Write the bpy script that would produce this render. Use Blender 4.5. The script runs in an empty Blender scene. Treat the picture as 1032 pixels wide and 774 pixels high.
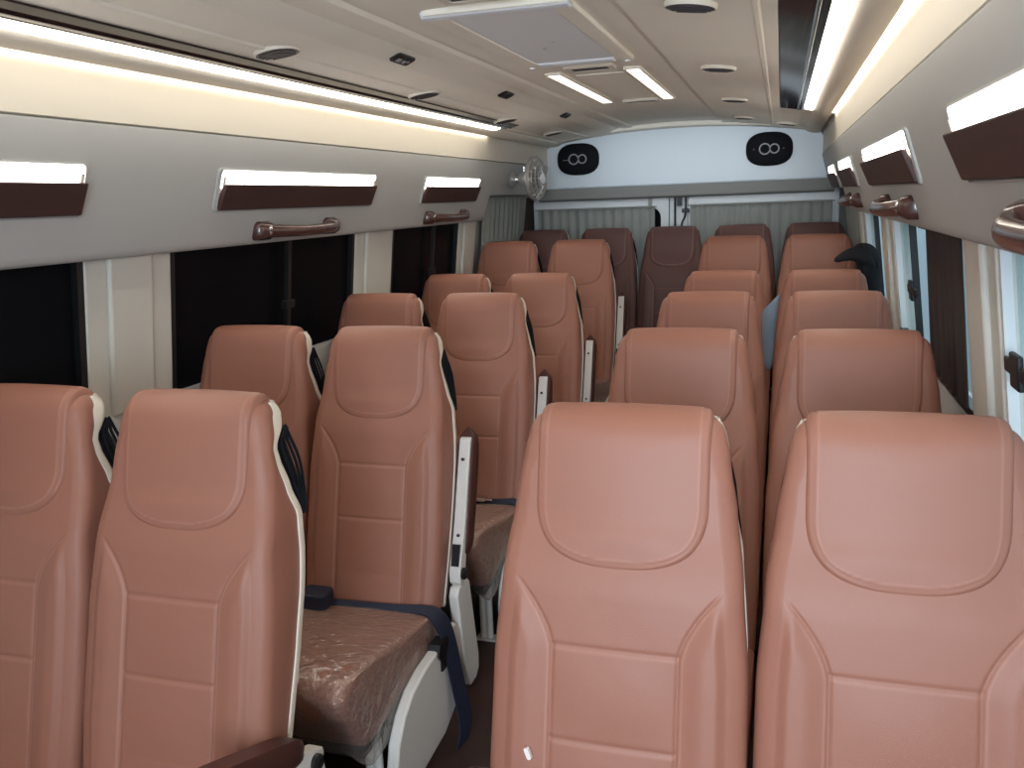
import bpy, bmesh, math, random
from mathutils import Vector, Matrix
random.seed(4)
col = bpy.context.scene.collection
R = math.radians
S_ = math.sin; C_ = math.cos

# ------------------------------------------------------------------ materials
def srgb(r, g, b):
    def f(c):
        c /= 255.0
        return c / 12.92 if c <= .04045 else ((c + .055) / 1.055) ** 2.4
    return (f(r), f(g), f(b), 1)

def mat(name, color, rough=.5, metal=0, spec=.5, bump=0, bscale=80, coat=0, var=0, vscale=6):
    m = bpy.data.materials.new(name); m.use_nodes = True
    nt = m.node_tree; b = nt.nodes['Principled BSDF']
    b.inputs['Base Color'].default_value = color
    b.inputs['Roughness'].default_value = rough
    b.inputs['Metallic'].default_value = metal
    b.inputs['Specular IOR Level'].default_value = spec
    b.inputs['Coat Weight'].default_value = coat
    tc = nt.nodes.new('ShaderNodeTexCoord')
    if bump:
        n = nt.nodes.new('ShaderNodeTexNoise'); n.inputs['Scale'].default_value = bscale; n.inputs['Detail'].default_value = 4
        nt.links.new(tc.outputs['Object'], n.inputs['Vector'])
        bp = nt.nodes.new('ShaderNodeBump'); bp.inputs['Strength'].default_value = bump; bp.inputs['Distance'].default_value = .002
        nt.links.new(n.outputs['Fac'], bp.inputs['Height']); nt.links.new(bp.outputs['Normal'], b.inputs['Normal'])
    if var:
        n = nt.nodes.new('ShaderNodeTexNoise'); n.inputs['Scale'].default_value = vscale; n.inputs['Detail'].default_value = 3
        nt.links.new(tc.outputs['Object'], n.inputs['Vector'])
        mx = nt.nodes.new('ShaderNodeMix'); mx.data_type = 'RGBA'
        mx.inputs[6].default_value = tuple(c * (1 - var) for c in color[:3]) + (1,)
        mx.inputs[7].default_value = tuple(min(1, c * (1 + var)) for c in color[:3]) + (1,)
        nt.links.new(n.outputs['Fac'], mx.inputs[0]); nt.links.new(mx.outputs[2], b.inputs['Base Color'])
    return m

def emit(name, color, strength):
    m = bpy.data.materials.new(name); m.use_nodes = True
    nt = m.node_tree; nt.nodes.clear()
    e = nt.nodes.new('ShaderNodeEmission'); e.inputs['Color'].default_value = color; e.inputs['Strength'].default_value = strength
    o = nt.nodes.new('ShaderNodeOutputMaterial'); nt.links.new(e.outputs[0], o.inputs[0])
    return m

def leather_mat(name, base):
    m = mat(name, base, .5, 0, .4)
    nt = m.node_tree; b = nt.nodes['Principled BSDF']
    tc = nt.nodes.new('ShaderNodeTexCoord')
    n = nt.nodes.new('ShaderNodeTexVoronoi'); n.inputs['Scale'].default_value = 420
    nt.links.new(tc.outputs['Object'], n.inputs['Vector'])
    n2 = nt.nodes.new('ShaderNodeTexNoise'); n2.inputs['Scale'].default_value = 7; n2.inputs['Detail'].default_value = 2
    nt.links.new(tc.outputs['Object'], n2.inputs['Vector'])
    bp = nt.nodes.new('ShaderNodeBump'); bp.inputs['Strength'].default_value = .12; bp.inputs['Distance'].default_value = .001
    nt.links.new(n.outputs['Distance'], bp.inputs['Height'])
    bp2 = nt.nodes.new('ShaderNodeBump'); bp2.inputs['Strength'].default_value = .25; bp2.inputs['Distance'].default_value = .012
    nt.links.new(n2.outputs['Fac'], bp2.inputs['Height']); nt.links.new(bp.outputs['Normal'], bp2.inputs['Normal'])
    nt.links.new(bp2.outputs['Normal'], b.inputs['Normal'])
    at = nt.nodes.new('ShaderNodeAttribute'); at.attribute_name = 'stitch'
    mx = nt.nodes.new('ShaderNodeMix'); mx.data_type = 'RGBA'
    mx.inputs[6].default_value = base; mx.inputs[7].default_value = THREAD
    nt.links.new(at.outputs['Fac'], mx.inputs[0]); nt.links.new(mx.outputs[2], b.inputs['Base Color'])
    return m

def film_mat():
    m = bpy.data.materials.new('clear_plastic_film'); m.use_nodes = True
    nt = m.node_tree; nt.nodes.clear()
    o = nt.nodes.new('ShaderNodeOutputMaterial')
    t = nt.nodes.new('ShaderNodeBsdfTransparent'); t.inputs[0].default_value = (.97, .96, .95, 1)
    g = nt.nodes.new('ShaderNodeBsdfGlossy'); g.inputs['Roughness'].default_value = .12
    d = nt.nodes.new('ShaderNodeBsdfDiffuse'); d.inputs[0].default_value = srgb(225, 210, 200)
    tc = nt.nodes.new('ShaderNodeTexCoord')
    n = nt.nodes.new('ShaderNodeTexNoise'); n.inputs['Scale'].default_value = 22; n.inputs['Detail'].default_value = 3; n.inputs['Distortion'].default_value = 1.4
    nt.links.new(tc.outputs['Object'], n.inputs['Vector'])
    bp = nt.nodes.new('ShaderNodeBump'); bp.inputs['Strength'].default_value = .7; bp.inputs['Distance'].default_value = .02
    nt.links.new(n.outputs['Fac'], bp.inputs['Height']); nt.links.new(bp.outputs['Normal'], g.inputs['Normal'])
    m1 = nt.nodes.new('ShaderNodeMixShader'); m1.inputs[0].default_value = .3
    nt.links.new(g.outputs[0], m1.inputs[1]); nt.links.new(d.outputs[0], m1.inputs[2])
    lw = nt.nodes.new('ShaderNodeLayerWeight'); lw.inputs[0].default_value = .3; nt.links.new(bp.outputs['Normal'], lw.inputs['Normal'])
    mr = nt.nodes.new('ShaderNodeMapRange'); mr.inputs['To Min'].default_value = .17; mr.inputs['To Max'].default_value = .6
    nt.links.new(lw.outputs['Facing'], mr.inputs['Value'])
    m2 = nt.nodes.new('ShaderNodeMixShader'); nt.links.new(mr.outputs[0], m2.inputs[0])
    nt.links.new(t.outputs[0], m2.inputs[1]); nt.links.new(m1.outputs[0], m2.inputs[2])
    nt.links.new(m2.outputs[0], o.inputs[0])
    return m

def wood_mat(name, c1, c2, axis=1, rough=.25, coat=.0):
    m = mat(name, c1, rough, 0, .35, coat=coat)
    nt = m.node_tree; b = nt.nodes['Principled BSDF']
    tc = nt.nodes.new('ShaderNodeTexCoord'); mp = nt.nodes.new('ShaderNodeMapping')
    sc = [14, 14, 14]; sc[axis] = 1.5; mp.inputs['Scale'].default_value = sc
    n = nt.nodes.new('ShaderNodeTexNoise'); n.inputs['Scale'].default_value = 3; n.inputs['Detail'].default_value = 5
    nt.links.new(tc.outputs['Object'], mp.inputs[0]); nt.links.new(mp.outputs[0], n.inputs['Vector'])
    mx = nt.nodes.new('ShaderNodeMix'); mx.data_type = 'RGBA'; mx.inputs[6].default_value = c1; mx.inputs[7].default_value = c2
    nt.links.new(n.outputs['Fac'], mx.inputs[0]); nt.links.new(mx.outputs[2], b.inputs['Base Color'])
    return m

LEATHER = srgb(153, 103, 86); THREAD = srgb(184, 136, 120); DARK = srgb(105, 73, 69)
M = dict(
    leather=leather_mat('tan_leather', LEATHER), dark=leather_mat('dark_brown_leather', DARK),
    shell=mat('cream_plastic', srgb(232, 222, 206), .4),
    white=mat('white_plastic', srgb(226, 222, 216), .35),
    mesh=mat('black_net', srgb(18, 19, 24), .75, 0, .2),
    black=mat('black_plastic', srgb(18, 18, 20), .35),
    belt=mat('navy_webbing', srgb(28, 34, 54), .65, bump=.4, bscale=400),
    pad=mat('brown_soft_plastic', srgb(74, 42, 38), .4),
    film=film_mat(),
    steel=mat('painted_steel', srgb(40, 38, 38), .5),
    chrome=mat('chrome', (.75, .75, .75, 1), .12, 1),
    wood=wood_mat('dark_veneer', srgb(62, 44, 42), srgb(78, 54, 50), rough=.5),
    handle=wood_mat('glossy_walnut', srgb(66, 42, 40), srgb(90, 58, 52), rough=.25, coat=.3),
    ceiling=mat('beige_headliner', srgb(243, 237, 224), .75, var=.04),
    cream=mat('cream_moulding', srgb(222, 214, 200), .5),
    panel=mat('grey_wall_panel', srgb(184, 184, 182), .55, var=.03, vscale=3),
    pillar=mat('pale_pillar_plastic', srgb(204, 201, 192), .5),
    glass=mat('dark_tinted_glass', srgb(20, 21, 24), .2, 0, .03),
    gloss=mat('dark_mirror_trim', srgb(40, 28, 28), .08, 0, .25),
    bulk=mat('white_painted_panel', srgb(228, 238, 246), .4),
    door=mat('white_door_paint', srgb(222, 226, 228), .4),
    greytrim=mat('grey_felt_and_lip_shade', srgb(150, 150, 146), .8),
    curtain=mat('grey_curtain_cloth', srgb(150, 153, 148), .9, bump=.3, bscale=300, var=.08, vscale=12),
    browncurtain=mat('brown_curtain_and_pillar_shade', srgb(54, 42, 38), .9, bump=.3, bscale=300, var=.12),
    floor=wood_mat('dark_vinyl_floor', srgb(58, 42, 38), srgb(76, 56, 50), rough=.5),
    led=emit('led_strip_glow', (1, .93, .80, 1), 10.5),
    cove=emit('cove_strip_glow', (1, .95, .82, 1), 12.0),
    lamp=emit('lamp_diffuser_glow', (1, .96, .9, 1), 13.0),
    striplamp=emit('ceiling_strip_glow', (1, .9, .78, 1), 4.0),
    hatch=mat('hatch_white_plastic', srgb(236, 240, 244), .45),
    hatchpanel=mat('hatch_pale_panel', srgb(240, 245, 250), .5),
    darkcloth=mat('black_cloth', srgb(14, 14, 20), .9, bump=.5, bscale=60),
    bluecloth=mat('grey_blue_cloth', srgb(120, 134, 152), .9, bump=.4, bscale=80),
    logo=mat('pale_logo_print', srgb(170, 170, 175), .4),
    red=mat('red_print', srgb(120, 30, 40), .4),
    paper=mat('white_tag', srgb(235, 225, 220), .6),
    siding=mat('white_outside_wall', srgb(205, 222, 228), .7),
    silver=mat('satin_silver', (.72, .72, .70, 1), .32, .7),
    vent=mat('dark_brown_vent', srgb(48, 38, 36), .5),
    rubber=mat('black_rubber', srgb(16, 17, 20), .5),
)
def clear_glass():
    m = bpy.data.materials.new('clear_glass'); m.use_nodes = True
    nt = m.node_tree; nt.nodes.clear()
    o = nt.nodes.new('ShaderNodeOutputMaterial')
    t = nt.nodes.new('ShaderNodeBsdfTransparent'); t.inputs[0].default_value = (.86, .92, .94, 1)
    g = nt.nodes.new('ShaderNodeBsdfGlossy'); g.inputs['Roughness'].default_value = .03
    f = nt.nodes.new('ShaderNodeValue'); f.outputs[0].default_value = .04
    x = nt.nodes.new('ShaderNodeMixShader')
    nt.links.new(f.outputs[0], x.inputs[0]); nt.links.new(t.outputs[0], x.inputs[1]); nt.links.new(g.outputs[0], x.inputs[2]); nt.links.new(x.outputs[0], o.inputs[0])
    return m
M['clear'] = clear_glass()

# ------------------------------------------------------------------ mesh helpers
class MB:
    def __init__(s): s.v = []; s.f = []; s.a = []
    def add(s, vs, fs, att=None):
        o = len(s.v); s.v += [tuple(v) for v in vs]; s.f += [tuple(i + o for i in f) for f in fs]
        s.a += list(att) if att else [0.0] * len(vs)
        return s
    def box(s, x0, x1, y0, y1, z0, z1):
        vs = [(x, y, z) for x in (x0, x1) for y in (y0, y1) for z in (z0, z1)]
        return s.add(vs, [(0, 1, 3, 2), (4, 6, 7, 5), (0, 4, 5, 1), (2, 3, 7, 6), (0, 2, 6, 4), (1, 5, 7, 3)])
    def loft(s, rings, closed=True, cap0=True, cap1=True, att=None):
        n = len(rings[0]); vs = [p for r in rings for p in r]; fs = []
        for i in range(len(rings) - 1):
            for j in range(n if closed else n - 1):
                k = (j + 1) % n
                fs.append((i * n + j, i * n + k, (i + 1) * n + k, (i + 1) * n + j))
        if cap0: fs.append(tuple(reversed(range(n))))
        if cap1: fs.append(tuple((len(rings) - 1) * n + j for j in range(n)))
        return s.add(vs, fs, [a for r in att for a in r] if att else None)
    def tube(s, pts, r, n=8, caps=True):
        pts = [Vector(p) for p in pts]; rs = r if isinstance(r, (list, tuple)) else [r] * len(pts)
        rings = []; prev = None
        for i, p in enumerate(pts):
            t = (pts[min(i + 1, len(pts) - 1)] - pts[max(i - 1, 0)]).normalized()
            ref = prev if prev is not None else (Vector((0, 0, 1)) if abs(t.z) < .9 else Vector((1, 0, 0)))
            a = (ref - t * ref.dot(t))
            if a.length < 1e-5: a = t.orthogonal()
            a.normalize(); b = t.cross(a); prev = a
            rings.append([p + (a * C_(2 * math.pi * k / n) + b * S_(2 * math.pi * k / n)) * rs[i] for k in range(n)])
        return s.loft(rings, True, caps, caps)
    def prism(s, outline, axis, a, b):
        """outline: 2D points; axis 0 -> (y,z) extruded in x, 1 -> (x,z) in y, 2 -> (x,y) in z"""
        def P(p, t): return (t, p[0], p[1]) if axis == 0 else (p[0], t, p[1]) if axis == 1 else (p[0], p[1], t)
        return s.loft([[P(p, a) for p in outline], [P(p, b) for p in outline]])
    def frame(s, outer, inner, axis, a, b):
        """two outlines with the same number of points: a plate with a hole"""
        def P(p, t): return (t, p[0], p[1]) if axis == 0 else (p[0], t, p[1]) if axis == 1 else (p[0], p[1], t)
        n = len(outer); vs = [P(p, t) for t in (a, b) for o in (outer, inner) for p in o]; fs = []
        for j in range(n):
            k = (j + 1) % n
            fs += [(j, k, n + k, n + j), (2 * n + j, 3 * n + j, 3 * n + k, 2 * n + k), (j, 2 * n + j, 2 * n + k, k), (n + j, n + k, 3 * n + k, 3 * n + j)]
        return s.add(vs, fs)
    def mesh(s, name, m, smooth=True, angle=40):
        me = bpy.data.meshes.new(name); me.from_pydata(s.v, [], s.f); me.update()
        bm = bmesh.new(); bm.from_mesh(me); bmesh.ops.recalc_face_normals(bm, faces=bm.faces); bm.to_mesh(me); bm.free()
        if any(s.a):
            at = me.attributes.new('stitch', 'FLOAT', 'POINT'); at.data.foreach_set('value', s.a)
        me.materials.append(m)
        if smooth:
            me.polygons.foreach_set('use_smooth', [True] * len(me.polygons))
            if angle < 180: me.set_sharp_from_angle(angle=R(angle))
        return me
    def build(s, name, m, parent=None, bevel=0, smooth=True, angle=40, seg=2):
        return link(name, s.mesh(name, m, smooth, angle), parent, bevel, seg)

def link(name, me, parent=None, bevel=0, seg=2):
    o = bpy.data.objects.new(name, me); col.objects.link(o)
    if parent: o.parent = parent
    if bevel:
        b = o.modifiers.new('bevel', 'BEVEL'); b.width = bevel; b.segments = seg; b.limit_method = 'ANGLE'; b.angle_limit = R(35)
    return o
def tag(o, label=None, cat=None, group=None, kind=None):
    for k, v in (('label', label), ('category', cat), ('group', group), ('kind', kind)):
        if v: o[k] = v
    return o
def empty(name, loc=(0, 0, 0), rz=0):
    o = bpy.data.objects.new(name, None); col.objects.link(o); o.location = loc; o.rotation_euler = (0, 0, rz); o.empty_display_size = .1
    return o
def struct(o): o['kind'] = 'structure'; return o
def interp(tab, z):
    if z <= tab[0][0]: return tab[0][1]
    for (a, p), (b, q) in zip(tab, tab[1:]):
        if z <= b:
            t = (z - a) / (b - a); t = t * t * (3 - 2 * t) * .5 + t * .5
            return p + (q - p) * t
    return tab[-1][1]
def sstep(a, b, x):
    t = max(0, min(1, (x - a) / (b - a))); return t * t * (3 - 2 * t)
def rrect(x0, x1, z0, z1, r, n=6):
    pts = []
    for cx, cz, a0 in ((x1 - r, z1 - r, 0), (x0 + r, z1 - r, 90), (x0 + r, z0 + r, 180), (x1 - r, z0 + r, 270)):
        for k in range(n + 1):
            a = R(a0 + 90 * k / n); pts.append((cx + r * C_(a), cz + r * S_(a)))
    return pts

# ------------------------------------------------------------------ seat
ZT, ZB, REC = 1.148, .36, .25
HW = [(.375, .208), (.55, .2135), (.75, .212), (.9, .201), (1.0, .188), (1.08, .175), (1.13, .165), (1.17, .158)]
TH = [(.375, .115), (.53, .128), (.67, .145), (.84, .158), (.91, .150), (.97, .118), (1.03, .086), (1.055, .079), (1.09, .101), (1.12, .106), (1.17, .085)]
hw = lambda z: interp(HW, z)
def yf(z): return -REC * (1.18 - z) + .02 * sstep(.86, 1.0, z)
def yb(z): return -REC * (1.18 - z) + interp(TH, z)
def seam_x(z):
    if z >= .905: return None
    return .104 + .085 * max(0, (z - .775) / .13) ** 1.7
def front_detail(x, z):
    """outward bulge of the front leather and thread visibility"""
    ax = abs(x); h = 0; st = 0
    sx = seam_x(z)
    g = lambda d, w: math.exp(-(d / w) ** 2)
    if sx is not None:
        e = ax - sx
        h += .011 * sstep(-.004, .045, e) * (1 - .5 * sstep(.06, .11, e))
        h -= .003 * g(e, .0035); st = max(st, .5 * g(e - .006, .0022))
        if e < 0:
            for zz in (.785, .635):
                h -= .0020 * g(z - zz, .004); st = max(st, .25 * g(z - zz + .006, .0022))
            k = .785 if z < .785 else 1.2
            if z < .785:
                u = ((z - .485) % .15) / .15
                h += .004 * math.sin(math.pi * u) * (1 - (ax / sx) ** 2)
    # welt seam that follows the outline
    e = hw(z) - .019 - ax
    h -= .0022 * g(e, .003); st = max(st, .5 * g(e - .005, .0022))
    return h, st
def back_ring(z, ins, NF, detail):
    w = hw(z) - ins; y0 = yf(z) + ins; y1 = yb(z) - ins
    rf = min(.028, (y1 - y0) * .4, w * .5); rb = min(.016, (y1 - y0) * .3)
    p = []; a = []
    for i in range(NF + 1):
        x = -(w - rf) + 2 * (w - rf) * i / NF
        h, st = front_detail(x, z) if detail else (0, 0)
        fade = 1 - ins / .05
        fade *= 1 - sstep(w - rf - .022, w - rf, abs(x)) * .9
        p.append((x, y0 - h * fade - .006 * (1 - (x / w) ** 2), z)); a.append(st * fade)
    for k in range(1, 7):
        t = R(90 * k / 7); p.append((w - rf + rf * S_(t), y0 + rf - rf * C_(t), z)); a.append(0)
    wb = w - .009 * min(1, (y1 - y0) / .08)
    for k in range(3): p.append((w + (wb - w) * k / 2, y0 + rf + (y1 - rb - y0 - rf) * k / 2, z)); a.append(0)
    for k in range(1, 4):
        t = R(90 * k / 4); p.append((wb - rb + rb * C_(t), y1 - rb + rb * S_(t), z)); a.append(0)
    for k in range(7): p.append((wb - rb - 2 * (wb - rb) * k / 6, y1, z)); a.append(0)
    for k in range(1, 4):
        t = R(90 * k / 4); p.append((-wb + rb - rb * S_(t), y1 - rb + rb * C_(t), z)); a.append(0)
    for k in range(3): p.append((-wb + (wb - w) * k / 2, y1 - rb - (y1 - rb - y0 - rf) * k / 2, z)); a.append(0)
    for k in range(1, 7):
        t = R(90 * k / 7); p.append((-w + rf - rf * C_(t), y0 + rf - rf * S_(t), z)); a.append(0)
    return p, a
def backrest_mesh():
    mb = MB(); rings = []; att = []
    NZ = 300; r = .03
    zs = [ZB + (ZT - r - ZB) * i / NZ for i in range(NZ + 1)]
    for i, z in enumerate(zs):
        ins = .0 if z > ZB + .02 else .012 * (1 - (z - ZB) / .02)
        p, a = back_ring(z, ins, 160, True); rings.append(p); att.append(a)
    for k in range(1, 9):
        t = R(90 * k / 8.4); z = ZT - r + r * S_(t); ins = r * (1 - C_(t))
        p, a = back_ring(z, ins, 160, False); rings.append(p); att.append(a)
    mb.loft(rings, True, True, True, att)
    return mb.mesh('backrest', M['leather'], True, 60)

def pad_mesh():
    """soft headrest pad that rolls over the top of the backrest"""
    path = []   # (y, z, ny, nz) central profile of the surface below
    zb, r, phi = .903, .043, math.atan(REC)
    z = zb; zend = ZT - r * (1 - S_(phi))
    while z < zend:
        path.append((yf(z) + .004, z)); z += .0035
    yc = yf(zend) + .004 + r * C_(phi); zc = ZT - r
    for k in range(1, 27):
        t = math.pi - phi - (math.pi - phi - R(-8)) * k / 26; path.append((yc + r * C_(t), zc + r * S_(t)))
    y_, z_ = path[-1]
    for k in range(1, 8): path.append((y_ - .0011 * k, z_ - .005 * k))
    pts = [Vector((0, y, z)) for y, z in path]
    L = [0]
    for a, b in zip(pts, pts[1:]): L.append(L[-1] + (b - a).length)
    NU = 90; rings = []; att = []
    S0 = .125
    for i, p in enumerate(pts):
        s = L[i]; t = (pts[min(i + 1, len(pts) - 1)] - pts[max(i - 1, 0)]).normalized()
        nrm = Vector((0, -t.z, t.y))
        W = .147
        q = max(0, 1 - s / S0)
        w = W * (1 - q ** 2.5) ** (1 / 2.5) if q > 0 else W
        w = max(w, .002)
        if s > .26: w = W - .008 * sstep(.26, .34, s)
        row = []; ra = []
        for k in range(NU + 1):
            x = -w + 2 * w * k / NU
            # distance to the edge: side and bottom outline
            ex = w - abs(x)
            xq = min(1, abs(x) / W); sb = S0 * (1 - (1 - xq ** 2.5) ** (1 / 2.5))
            e = min(ex, max(0, s - sb) * 1.0 if s < S0 else 9)
            e = max(e, 0)
            rr = .015
            h = .015 * math.sqrt(max(0, 1 - (1 - min(e / rr, 1)) ** 2))
            h += .009 * (1 - (x / W) ** 2) * sstep(0, .06, s) * (1 - .6 * sstep(.2, .27, s))
            h -= .0016 * math.exp(-((e - .013) / .0028) ** 2)
            st = .45 * math.exp(-((e - .0185) / .0018) ** 2)
            v = p + nrm * (h - .003); v.x = x
            row.append(v); ra.append(st)
        rings.append(row); att.append(ra)
    return MB().loft(rings, False, False, False, att).mesh('headrest_pad', M['leather'], True, 180)

def shell_mesh():
    mb = MB(); rings = []; N = 60
    for i in range(N + 1):
        z = ZB + .01 + (1.14 - ZB - .01) * i / N
        w = hw(z) - .0075; y1 = yb(z); rb = .018
        top = sstep(1.118, 1.14, z)
        wrap = .007 + .030 * math.exp(-((z - 1.098) / .026) ** 2)
        o = .003 + .001 * math.exp(-((z - 1.10) / .03) ** 2) - .006 * top
        p = []
        yo = y1 + o; wo = w + o
        p.append((wo, y1 - rb - wrap, z))
        for k in range(5):
            t = R(90 * k / 4); p.append((wo - rb + rb * C_(t), yo - rb + rb * S_(t), z))
        for k in range(5):
            t = R(90 * k / 4); p.append((-wo + rb - rb * S_(t), yo - rb + rb * C_(t), z))
        p.append((-wo, y1 - rb - wrap, z))
        wi = w - .006; yi = y1 - .008
        p.append((-wi, y1 - rb - wrap - .001, z)); p.append((-wi, yi, z)); p.append((wi, yi, z)); p.append((wi, y1 - rb - wrap - .001, z))
        rings.append(p)
    return mb.loft(rings).mesh('back_shell', M['shell'], True, 50)

def net_mesh():
    mb = MB(); rings = []; z0, z1, N = .905, 1.088, 40
    ya, yb_ = yb(z0) + .012, yb(z1) + .012
    for i in range(N + 1):
        t = i / N; z = z0 + (z1 - z0) * t
        yc = ya + (yb_ - ya) * t + .022 * math.sin(math.pi * t)
        w = hw(z) - .012
        row = [(w, yb(z) - .012, z)]
        M_ = 36
        for k in range(M_ + 1):
            x = w - 2 * w * k / M_
            ed = min(1, (w - abs(x)) / .03)
            row.append((x, yb(z) + .004 + (yc - yb(z)) * ed ** .35 + (.003 if k % 3 == 0 else 0), z))
        row.append((-w, yb(z) - .012, z))
        rings.append(row)
    mb.loft(rings)
    for k in range(4):      # cords along the visible edges
        for sx in (-1, 1):
            pts = []
            for i in range(13):
                t = i / 12; z = z0 + (z1 - z0) * t
                pts.append((sx * (hw(z) - .010), yb(z) + (ya + (yb_ - ya) * t + .022 * S_(math.pi * t) - yb(z)) * (k + 1) / 4.2, z))
            mb.tube(pts, .0035, 6)
    return mb.mesh('mesh_pocket', M['mesh'], True, 40)

CUSH = [(-.165, .31), (-.165, .365), (-.19, .392), (-.30, .410), (-.45, .436), (-.58, .462), (-.66, .472), (-.70, .465), (-.722, .44), (-.722, .41), (-.70, .36), (-.655, .29), (-.63, .265), (-.59, .255), (-.4, .275)]
def cush_loft(off, nx, amp=0, front_only=False, seed=1):
    rnd = random.Random(seed); ph = [rnd.uniform(0, 6.3) for _ in range(12)]
    prof = []
    n = len(CUSH)
    for i in range(n):       # smooth the outline
        p0, p1, p2, p3 = CUSH[i - 1], CUSH[i], CUSH[(i + 1) % n], CUSH[(i + 2) % n]
        for k in range(5):
            t = k / 5
            prof.append(tuple(.5 * (2 * p1[j] + (p2[j] - p0[j]) * t + (2 * p0[j] - 5 * p1[j] + 4 * p2[j] - p3[j]) * t * t + (3 * p1[j] - p0[j] - 3 * p2[j] + p3[j]) * t ** 3) for j in (0, 1)))
    cy, cz = -.45, .36; HWC = .207 + off; r = .03
    rings = []
    for i in range(nx + 1):
        u = -1 + 2 * i / nx; x = HWC * math.sin(u * math.pi / 2) if nx < 60 else HWC * u
        d = max(0, abs(x) - (HWC - r)); ins = r - math.sqrt(max(0, r * r - d * d))
        ring = []
        for y, z in prof:
            v = Vector((y - cy, z - cz)); l = v.length
            v2 = v * ((l + off - ins) / l)
            yy, zz = cy + v2.x, cz + v2.y
            if amp:
                f = sstep(-.5, -.75, y) + .35
                nz = S_(x * 31 + ph[0] + zz * 17) * S_(yy * 27 + zz * 23 + ph[1]) + .6 * S_(x * 67 + zz * 41 + ph[2]) * S_(zz * 73 - yy * 55 + ph[3])
                k = amp * f * nz
                nv = v.normalized(); yy += nv.x * k; zz += nv.y * k
                if z < .30: zz -= .022 * (1 + S_(x * 22 + ph[4]) + .5 * S_(x * 51 + ph[5]))
            # top seams of the cushion
            elif abs(abs(x) - .15) < .004 and z > .38: zz -= .003
            ring.append((x, yy, zz))
        rings.append(ring)
    mb = MB(); mb.loft(rings)
    return mb
def ribbon(pts, wv, th=.0022):
    """strap: centre points, half-width vectors"""
    rings = []
    n = len(pts)
    for i, (p, w) in enumerate(zip(pts, wv)):
        p = Vector(p); w = Vector(w)
        t = (Vector(pts[min(i + 1, n - 1)]) - Vector(pts[max(i - 1, 0)])).normalized()
        k = t.cross(w).normalized() * th
        rings.append([p - w - k, p + w - k, p + w + k, p - w + k])
    return MB().loft(rings)
def smooth_pts(P, m=6):
    out = []
    n = len(P)
    for i in range(n - 1):
        p0, p1, p2, p3 = (Vector(P[max(i - 1, 0)]), Vector(P[i]), Vector(P[i + 1]), Vector(P[min(i + 2, n - 1)]))
        for k in range(m):
            t = k / m
            out.append(.5 * (2 * p1 + (p2 - p0) * t + (2 * p0 - 5 * p1 + 4 * p2 - p3) * t * t + (3 * p1 - p0 - 3 * p2 + p3) * t ** 3))
    out.append(Vector(P[-1])); return out

SM = {}
DK = {}
SM['backrest'] = backrest_mesh(); SM['headrest_pad'] = pad_mesh(); SM['back_shell'] = shell_mesh(); SM['mesh_pocket'] = net_mesh()
SM['cushion'] = cush_loft(0, 34).mesh('cushion', M['leather'], True, 50)
SM['plastic_cover'] = cush_loft(.007, 70, .008).mesh('plastic_cover', M['film'], True, 180)
f = MB().box(-.19, .19, -.62, -.1, .225, .258).box(-.19, -.15, -.17, -.02, .23, .42).box(.15, .19, -.17, -.02, .23, .42)
SM['seat_frame'] = f.mesh('seat_frame', M['steel'], False)
for nm, yy in (('f', -.50), ('r', -.16)):
    l = MB()
    for dx in (-.012, .012): l.tube([(dx, yy, .0), (dx, yy, .235)], .012, 10)
    l.box(-.035, .035, yy - .02, yy + .02, 0, .008)
    SM['leg' + nm] = l.mesh('leg', M['white'], True)
for sx in (1, -1):
    o = [(-.105, .30), (-.135, .338), (-.185, .338), (-.225, .326), (-.30, .322), (-.37, .318), (-.44, .302), (-.50, .268), (-.545, .215), (-.562, .16), (-.558, .11), (-.53, .07), (-.44, .05), (-.25, .06), (-.15, .10), (-.115, .15)]
    a, b = (.214, .245) if sx > 0 else (-.245, -.214)
    SM['side_panel', sx] = MB().prism(o, 0, a, b).mesh('side_panel', M['white'], True, 30)
    a2, b2 = (.217, .251) if sx > 0 else (-.251, -.217)
    SM['clip', sx] = MB().prism([(-.215, .335), (-.27, .338), (-.285, .31), (-.262, .285), (-.262, .255), (-.235, .255), (-.228, .295), (-.212, .31)], 0, a2, b2).mesh('release_lever', M['black'], True, 30)
    o = [(-.115, .405), (-.10, .428), (-.03, .428), (-.012, .41), (.035, .15), (.03, .105), (.005, .085), (-.045, .085), (-.085, .19)]
    a, b = (.218, .247) if sx > 0 else (-.247, -.218)
    SM['shield', sx] = MB().prism(o, 0, a, b).mesh('armrest_bracket', M['white'], True, 30)
    # armrest along -y from the pivot at the origin
    SM['arm', sx] = MB().prism([(.035, -.034), (.045, -.012), (.035, .002), (-.10, .004), (-.375, .004), (-.39, -.006), (-.38, -.022), (-.10, -.030), (.0, -.045)], 0, -.017, .017).mesh('armrest', M['white'], True, 30)
    pr = []
    for i in range(19):
        t = i / 18; y = -.03 - .385 * t
        k = math.sqrt(max(.02, 1 - (2 * t - 1) ** 8)); w = .029 * k; h0, h1 = -.014 + .015 * (1 - k), .006 + .034 * k
        pr.append([(w * x, y, z) for x, z in ((-.8, h0), (.8, h0), (1, h0 + .008), (1, h1 - .012), (.75, h1), (-.75, h1), (-1, h1 - .012), (-1, h0 + .008))])
    SM['armpad', sx] = MB().loft(pr).mesh('armrest_pad', M['pad'], True, 50)
    SM['armscrew', sx] = MB().tube([(0, 0, -.027), (0, 0, -.033)], .005, 10).mesh('screw', M['steel'], True)
    k = MB(); k.tube([(sx * .012, .008, -.022), (sx * .026, .008, -.022), (sx * .031, .008, -.022)], [.017, .017, .011], 14); k.box(-.012, .012, -.075, -.012, -.044, -.028)
    SM['armknob', sx] = k.mesh('pivot_knob', M['black'], True)
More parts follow.
